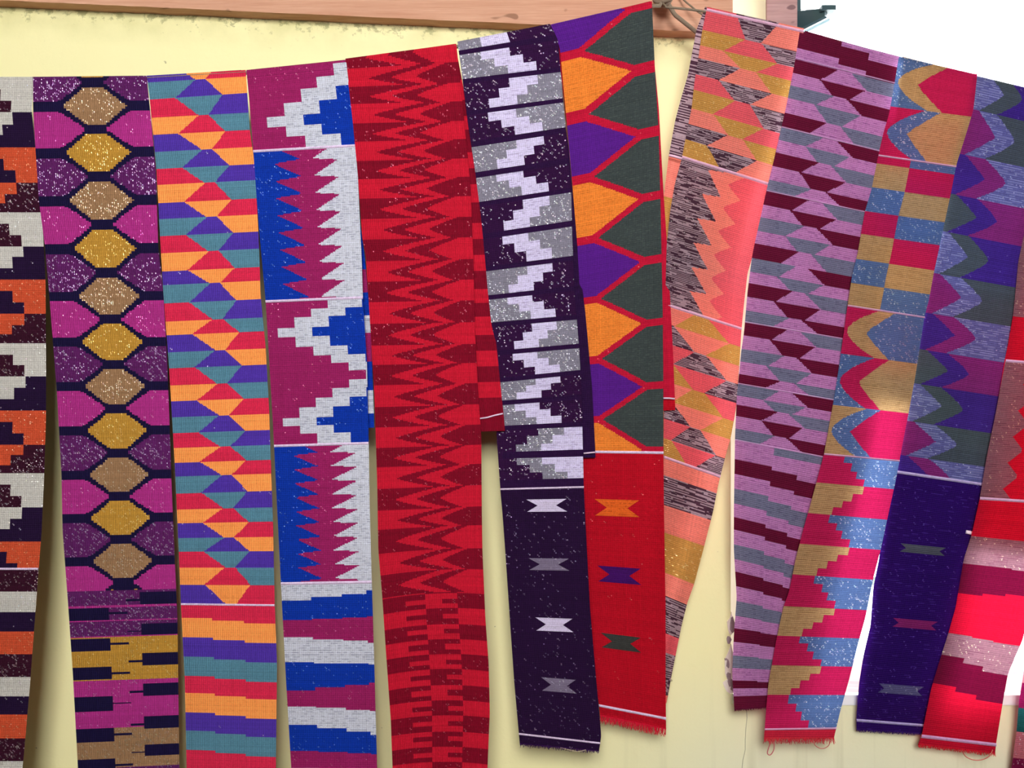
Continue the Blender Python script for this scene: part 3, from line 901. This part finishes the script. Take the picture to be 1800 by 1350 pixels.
# ================================================================== 8 peach, coral and speckle
spk = yarn((74, 46, 62), .06, (220, 205, 215), he=.80, hc=(168, 142, 154), hl=9)
Y = [spk, yarn((232, 92, 104)), yarn((200, 146, 74), .10, (255, 225, 160)), yarn((244, 132, 118))]
s = Scarf('peach and coral scarf with black-and-white flecked triangles, right of the knot',
          [(12, 1243), (56, 1234), (100, 1228), (142, 1221), (189, 1216), (233, 1207), (276, 1199), (320, 1187), (370, 1178), (430, 1172), (535, 1169), (700, 1167), (900, 1166), (1250, 1166)],
          [(53, 1413), (110, 1403), (187, 1387), (230, 1375), (287, 1363), (323, 1352), (383, 1338), (450, 1323), (480, 1314), (533, 1308), (583, 1303), (637, 1300), (717, 1294), (767, 1285), (803, 1275), (850, 1263), (897, 1254), (967, 1236), (1027, 1220), (1060, 1208), (1100, 1198), (1140, 1190), (1190, 1180), (1240, 1171)],
          [(12, 50), (276, 324), (400, 446), (535, 578), (803, 838), (900, 926), (1000, 1022), (1200, 1202), (1240, 1240)], 12, 1236, (0.0, 0.068), M_WEFT)
b8 = [-4, 52, 80, 102, 131, 158, 190, 217, 245, 276]
c8 = [3, 0, 1, 2, 3, 0, 1, 2, 3, 0, 1, 2, 3]            # ... coral, speckle, red, gold, coral
l8 = [1, 2, 3, 0, 1, 2, 3, 0, 2]; m8 = [0, 1, 2, 3, 0, 1, 2, 3, 0]; r8 = [3, 0, 1, 2, 3, 0, 1, 2, 3]
s.panel('lattice_panel', 12, 276, lattice(b8, l8, m8, r8, False, (.44, .24), (.60, .80)), Y, cell=1.5)
def f8b(U, V):
    p_ = ((V - 322) / 43.0) % 1.0
    bl = np.where(p_ < .10, .52 - 2.1 * p_, .31 + .21 * (p_ - .10) / .90)
    q_ = np.abs((((V - 318) / 41.5) % 1.0) - .5) * 2
    br = .57 + .17 * q_ ** 1.2
    return np.where(U < bl, 0, np.where(U < br, 3, 1))
s.panel('saw_tooth_panel', 276, 535, f8b, Y, cell=1.5)
b8c = np.linspace(535, 803, 9)
r8c = [1, 2, 3, 0, 1, 2, 3, 0]; m8c = [2, 3, 0, 1, 2, 3, 0, 1]; l8c = [3, 0, 1, 2, 3, 0, 1, 2]
s.panel('lattice_panel', 535, 803, lattice(b8c, l8c, m8c, r8c, True, (.40, .12), (.55, .85)), Y, cell=1.5)
s.panel('striped_end', 803, 1236, stripes([835, 888, 935, 1005, 1045, 1112, 1146, 1222], [3, 0, 3, 2, 3, 0, 1, 0, 3]), Y)
for v_ in (17, 276, 535, 803): s.stripe(v_, 5.0, (240, 190, 220))
s.back(1000, stripes([274, 345, 420, 480], [0, 3, 2, 0, 3]), Y, L=[(8, 1241), (53, 1224), (133, 1209), (173, 1197), (211, 1187), (271, 1176), (367, 1164), (430, 1164), (1000, 1170)],
       R=[(53, 1411), (450, 1310), (800, 1262), (900, 1245), (1030, 1205)], gap=0.003, cell=2.2)
b_ = MB()
A_ = [P(1176, 273, 0.017), P(1186, 275, 0.017), P(1199, 279, 0.017)]
b_.tube(A_, 0.0015, 6); b_.build('white_stripe', plain_material('white_thread', lin(235, 190, 215), 0.9), s.root, True)

# ================================================================== 9 lilac, maroon and grey
Y = [yarn((192, 128, 188), 0, he=.18, hc=(168, 104, 166), hl=3), yarn((100, 16, 50)), yarn((116, 118, 146), 0, he=.14, hc=(98, 100, 128), hl=3)]
s = Scarf('lilac scarf with maroon and grey trapezoids, hanging left of the window',
          [(54, 1406), (110, 1397), (187, 1382), (287, 1359), (323, 1350), (417, 1329), (450, 1322), (513, 1314), (583, 1308), (617, 1303), (667, 1298), (700, 1295), (767, 1292), (900, 1290), (967, 1290), (1050, 1295), (1117, 1290), (1183, 1287), (1250, 1291)],
          [(99, 1581), (143, 1573), (200, 1563), (233, 1553), (277, 1543), (333, 1532), (373, 1520), (443, 1508), (483, 1498), (543, 1490), (593, 1482), (650, 1474), (700, 1466), (757, 1456), (800, 1448), (837, 1438), (893, 1424), (927, 1416), (1040, 1402), (1200, 1385), (1250, 1378)],
          [(54, 99), (150, 193), (250, 292), (380, 415), (500, 532), (600, 628), (772, 802), (900, 930), (1003, 1030), (1100, 1115), (1196, 1198), (1250, 1243)], 54, 1248, (0.0, 0.055), M_WEFT)
rows9 = [(54, 'L'), (103, 'S', 1, 2), (128, 'C', 1), (150, 'S', 2, 1), (172, 'C', 2), (197, 'S', 1, 2), (223, 'S', 2, 1), (245, 'C', 2), (268, 'S', 1, 2), (292, 'C', 1), (315, 'S', 2, 1), (335, 'S', 1, 2), (360, 'C', 1),
         (382, 'S', 2, 1), (405, 'C', 2), (428, 'S', 1, 2), (454, 'S', 2, 1), (478, 'C', 2), (498, 'S', 1, 2), (522, 'C', 1), (546, 'S', 2, 1), (566, 'S', 1, 2), (590, 'C', 1), (613, 'S', 2, 1), (636, 'C', 2), (657, 'S', 1, 2), (674, 'S', 2, 1),
         (695, 'C', 2), (712, 'S', 1, 2), (731, 'C', 1), (753, 'S', 2, 1), (772, 'E')]
b9 = np.array([r_[0] for r_ in rows9], float)
typ = np.array([{'L': 0, 'S': 1, 'C': 2, 'E': 0}[r_[1]] for r_ in rows9])
ca = np.array([r_[2] if len(r_) > 2 else 0 for r_ in rows9]); cb = np.array([r_[3] if len(r_) > 3 else 0 for r_ in rows9])
def f9(U, V):
    k = np.clip(np.searchsorted(b9, V) - 1, 0, len(b9) - 2)
    t = (V - b9[k]) / (b9[k + 1] - b9[k])
    o = np.zeros(U.shape, int)
    S_ = typ[k] == 1
    o = np.where(S_ & (U < .44 - .16 * t), ca[k], o)
    o = np.where(S_ & (U > .56 + .19 * t), cb[k], o)
    C_ = typ[k] == 2
    o = np.where(C_ & (U > .27 + .15 * t) & (U < .73 - .14 * t), ca[k], o)
    top = V < 103
    st9 = 12 * (U > .42) + 12 * (U > .70)
    o = np.where(top & (V + 0 > 50 + st9) & (V < 84 + st9 * .85), 1, o)
    return o
s.panel('trapezoid_panel', 54, 773, f9, Y)
b9s = np.array([773, 806, 833, 859, 885, 908, 931, 957, 982, 1004, 1030, 1056, 1082, 1104, 1128, 1152, 1174, 1197, 1211, 1225.0])
def f9b(U, V):
    o = stripes(b9s, [2, 0, 1, 0, 2, 0, 1, 0, 2, 0, 1, 0, 2, 0, 1, 0, 2, 0, 1, 0, 1], (.45, .75), b9s + np.clip(14 - (b9s - 900) * .045, 0, 14))(U, V)
    return np.where((V < 792) & (U > .45), np.where(V < 787, 2, 0), np.where(V < 797, 0, o))
s.panel('striped_end', 773, 1248, f9b, Y)
for v_ in (102, 223, 335, 566, 674, 773): s.stripe(v_, 2.0, (226, 178, 226), 'pale_stripe')
s.back(1232, solid(1), Y, inset=9, R=[(99, 1576), (233, 1560), (400, 1535), (543, 1530), (650, 1535), (757, 1530), (837, 1512), (893, 1500), (977, 1478), (1067, 1458), (1133, 1445), (1200, 1420), (1240, 1375)])
s.fringe(130, 3, 5, (90, 16, 46))

# ================================================================== 10 steel blue, tan and crimson
Y = [yarn((80, 104, 154), .16, (225, 232, 250)), yarn((176, 140, 98), 0, he=.3, hc=(162, 126, 86), hl=4), yarn((180, 26, 80)), yarn((180, 30, 54))]
s = Scarf('steel blue, tan and crimson scarf with chevrons, checks and a red fringe',
          [(99, 1580), (143, 1573), (200, 1563), (233, 1553), (277, 1543), (333, 1532), (373, 1520), (443, 1508), (483, 1498), (543, 1489), (593, 1482), (650, 1474), (700, 1466), (757, 1456), (800, 1448), (837, 1438), (893, 1423), (927, 1413), (977, 1400), (1040, 1387), (1067, 1377), (1133, 1363), (1200, 1351), (1243, 1347), (1297, 1343)],
          [(131, 1718), (193, 1711), (233, 1699), (290, 1681), (337, 1672), (393, 1660), (450, 1648), (477, 1642), (527, 1633), (557, 1625), (610, 1617), (667, 1608), (727, 1597), (783, 1586), (843, 1575), (897, 1563), (967, 1548), (1017, 1535), (1087, 1521), (1133, 1508), (1193, 1493), (1250, 1477), (1297, 1466)],
          [(99, 131), (185, 203), (273, 293), (400, 420), (535, 556), (622, 640), (712, 727), (797, 809), (900, 912), (1000, 1010), (1282, 1280), (1297, 1297)], 99, 1300, (0.0, 0.046), M_WEFT)
def chevron(cells, colours):
    cells = np.array(cells, float); colours = np.array(colours)
    def fn(U, V):
        k = np.clip(np.searchsorted(cells, V) - 1, 0, len(cells) - 2)
        h = (cells[k + 1] - cells[k]) / 2
        d = np.abs(V - cells[k] - h) / h
        o1, o2 = .04 + .40 * d ** 1.7, .29 + .34 * d ** 1.15
        return np.where(U < o1, colours[k, 0], np.where(U < o2, colours[k, 1], colours[k, 2]))
    return fn
s.panel('chevron_panel', 99, 273, chevron([99, 186, 273], [(0, 1, 2), (2, 0, 1)]), Y)
b10 = [287, 329, 371, 411, 454, 496]
def f10(U, V):
    k = rowof(V, b10)
    return np.where(U < .42, np.array([2, 1, 0, 2, 1, 0, 1])[k], np.array([0, 2, 1, 0, 2, 1, 0])[k])
s.panel('check_panel', 273, 537, f10, Y)
s.panel('chevron_panel', 537, 798, chevron([537, 622, 712, 798], [(2, 1, 0), (0, 2, 1), (1, 0, 2)]), Y)
b10d = np.array([798, 848, 902, 955, 1010, 1065, 1117, 1170, 1222, 1281.0])
def f10d(U, V):
    k = np.clip(np.searchsorted(b10d, V) - 1, 0, len(b10d) - 2)
    q = np.clip(np.floor((V - b10d[k]) / (b10d[k + 1] - b10d[k]) * 4), 0, 3).astype(int)
    odd = k % 2 == 0
    bd = np.where(odd, np.array([.28, .39, .49, .60])[q], np.array([.62, .50, .40, .29])[q])
    return np.where(odd, np.where(U < bd, 2, 0), np.where(U < bd, 1, 2))
s.panel('stepped_panel', 798, 1281, f10d, Y)
s.panel('red_hem', 1281, 1298, solid(3), Y)
for v_ in (273, 537, 798): s.stripe(v_, 3.0, (226, 176, 214))
s.stripe(1282, 3.5, (226, 176, 214))
s.back(690, stripes([200, 300, 420, 540, 640], [1, 2, 0, 1, 2, 0]), Y, inset=6)
s.fringe(170, 5, 13, (196, 44, 58), v=1298)
s.thread([(1358, 1298), (1352, 1312), (1349, 1324), (1354, 1327), (1360, 1318), (1361, 1303)], (190, 100, 100), 0.0006)
s.thread([(1427, 1300), (1434, 1311), (1445, 1316), (1456, 1311), (1459, 1300), (1455, 1292)], (190, 110, 100), 0.0005)

# ================================================================== 11 navy, grey, plum and green
stl = yarn((98, 100, 152), .05, (220, 225, 245), he=.55, hc=(132, 135, 180), hl=5)
Y = [yarn((128, 40, 110)), yarn((64, 38, 126), .02, (150, 130, 210)), yarn((72, 82, 88)), stl, yarn((44, 10, 94), .04, (120, 90, 190), he=.08, hc=(60, 30, 118), hl=5)]
s = Scarf('plum, navy, green and steel chevron scarf ending in plain purple with bow motifs',
          [(132, 1712), (193, 1702), (233, 1688), (290, 1669), (337, 1660), (393, 1648), (450, 1636), (527, 1622), (610, 1607), (667, 1597), (727, 1586), (783, 1575), (843, 1564), (897, 1556), (983, 1545), (1033, 1535), (1100, 1530), (1150, 1518), (1200, 1510), (1267, 1505), (1285, 1506)],
          [(165, 1850), (350, 1822), (450, 1796), (543, 1783), (610, 1771), (643, 1764), (690, 1757), (750, 1746), (843, 1731), (900, 1717), (957, 1706), (1000, 1698), (1087, 1681), (1140, 1669), (1200, 1650), (1260, 1634), (1292, 1624)],
          [(132, 165), (330, 362), (477, 505), (550, 576), (672, 697), (797, 820), (827, 851), (960, 975), (1265, 1275), (1283, 1290)], 132, 1283, (0.0, 0.079), M_WEFT)
cells11 = np.array([118, 190, 267, 337, 403, 477, 547, 611, 672, 737, 797, 860.0])
pent = np.array([3, 0, 1, 2, 3, 0, 1, 2, 3, 0, 1]); chev = np.array([2, 3, 0, 1, 2, 3, 0, 1, 2, 3, 0]); oute = np.array([1, 2, 3, 0, 1, 2, 3, 0, 1, 2, 3])
def f11(U, V):
    k = np.clip(np.searchsorted(cells11, V) - 1, 0, len(pent) - 1)
    h = (cells11[k + 1] - cells11[k]) / 2
    d = np.abs(V - cells11[k] - h) / h
    o1, o2 = .41 - .28 * d ** 1.1, .64 - .28 * d ** 1.3
    return np.where(U < o1, pent[k], np.where(U < o2, chev[k], oute[k]))
s.panel('chevron_panel', 132, 828, f11, Y)
s.panel('plain_purple_end', 828, 1283, solid(4), Y)
s.stripe(828, 5, (206, 190, 236)); s.stripe(1266, 5, (196, 180, 232))
for (x0, x1, y0, y1, q, lb) in ((1583, 1660, 955, 977, yarn((84, 86, 100)), 'grey green bow motif'), (1570, 1645, 1086, 1108, yarn((132, 34, 104)), 'plum bow motif'), (1545, 1620, 1201, 1223, yarn((96, 92, 138), .16, (220, 220, 240)), 'silver bow motif')):
    s.motif(x0, x1, y0, y1, q, 0.13, lb)
s.back(1235, stripes([300, 500, 640, 760], [1, 3, 0, 2, 4]), Y, inset=0.5)
s.fringe(150, 3, 6, (52, 20, 100))

# ================================================================== 12 red, taupe and maroon
Y = [yarn((184, 14, 44)), yarn((132, 92, 104), .07, (240, 215, 190), he=.22, hc=(120, 76, 92), hl=6), yarn((92, 8, 40))]
s = Scarf('bright red, taupe and maroon scarf overlapping the purple one at the right edge',
          [(165, 1850), (300, 1824), (460, 1790), (553, 1781), (630, 1768), (733, 1749), (800, 1735), (877, 1722), (940, 1708), (983, 1694), (1067, 1680), (1113, 1667), (1167, 1650), (1210, 1637), (1293, 1620), (1310, 1613)],
          [(215, 2000), (645, 1916), (884, 1866), (1060, 1814), (1127, 1797), (1160, 1782), (1183, 1772), (1233, 1763), (1307, 1751), (1328, 1749)],
          [(165, 215), (457, 478), (633, 645), (876, 885), (942, 956), (1042, 1058), (1112, 1131), (1200, 1222), (1293, 1308), (1308, 1324)], 165, 1309, (0.0, 0.070), M_WEFT)
def f12(U, V):
    t = np.abs((((V - 742) / 46.0) % 1.0) - .5) * 2
    u_ = .26 + .15 * t
    o = np.where(U < u_, 1, 0)
    up = np.array([1, 0])[rowof(V, [555]).clip(0, 1)]
    up = np.where(V < 460, np.array([0, 1, 0, 1])[rowof(V, [240, 310, 390])], up)
    o = np.where(V < 634, up, o)
    low = stripes([942, 990, 1042, 1112, 1150, 1200], [0, 1, 2, 0, 1, 2, 0], (.33, .62), [942, 992, 1034, 1116, 1166, 1216])(U, V)
    return np.where(V > 876, low, o)
s.panel('woven_front', 165, 634, f12, Y)
s.panel('saw_tooth_panel', 634, 876, f12, Y)
s.panel('striped_end', 876, 1309, f12, Y)
for v_ in (634, 876): s.stripe(v_, 5, (232, 190, 230))
s.stripe(1294, 6, (226, 180, 230))
s.back(957, solid(0), Y, L=[(165, 1846), (450, 1781), (560, 1771), (650, 1757), (750, 1742), (877, 1718), (957, 1695)], R=[(215, 1990), (884, 1840), (960, 1822)], gap=0.004)
b_ = MB(); b_.tube([P(1698, 935, 0.055), P(1703, 936, 0.055), P(1708, 937, 0.055)], 0.0022, 6); b_.build('white_stripe', plain_material('white_thread', lin(240, 220, 235), 0.9), s.root, True)
s.fringe(150, 4, 8, (206, 30, 50))
s.thread([(1690, 1318), (1698, 1330), (1712, 1336), (1728, 1335), (1740, 1328), (1745, 1318)], (205, 110, 100), 0.0006)

# ================================================================== 13 corner scarf
Y = [yarn((178, 96, 110), .05), yarn((24, 74, 76), .02), yarn((110, 14, 60), .08, (240, 190, 220)), yarn((190, 24, 60))]
s = Scarf('teal, dusty pink and maroon banded scarf at the lower right corner',
          [(212, 2000), (700, 1888), (1000, 1830), (1233, 1791), (1285, 1787), (1350, 1778), (1440, 1766)],
          [(262, 2150), (700, 2050), (1233, 1935), (1440, 1905)], [(212, 262), (1233, 1250), (1440, 1452)], 212, 1440, (0.0, 0.080), M_WEFT)
s.panel('banded_panel', 212, 1440, stripes([300, 420, 520, 640, 760, 880, 1000, 1100, 1200, 1243, 1286, 1331, 1380, 1410], [3, 0, 1, 2, 0, 1, 2, 3, 0, 2, 1, 0, 2, 1, 0]), Y)
s.back(900, solid(2), Y, inset=6, cell=8)
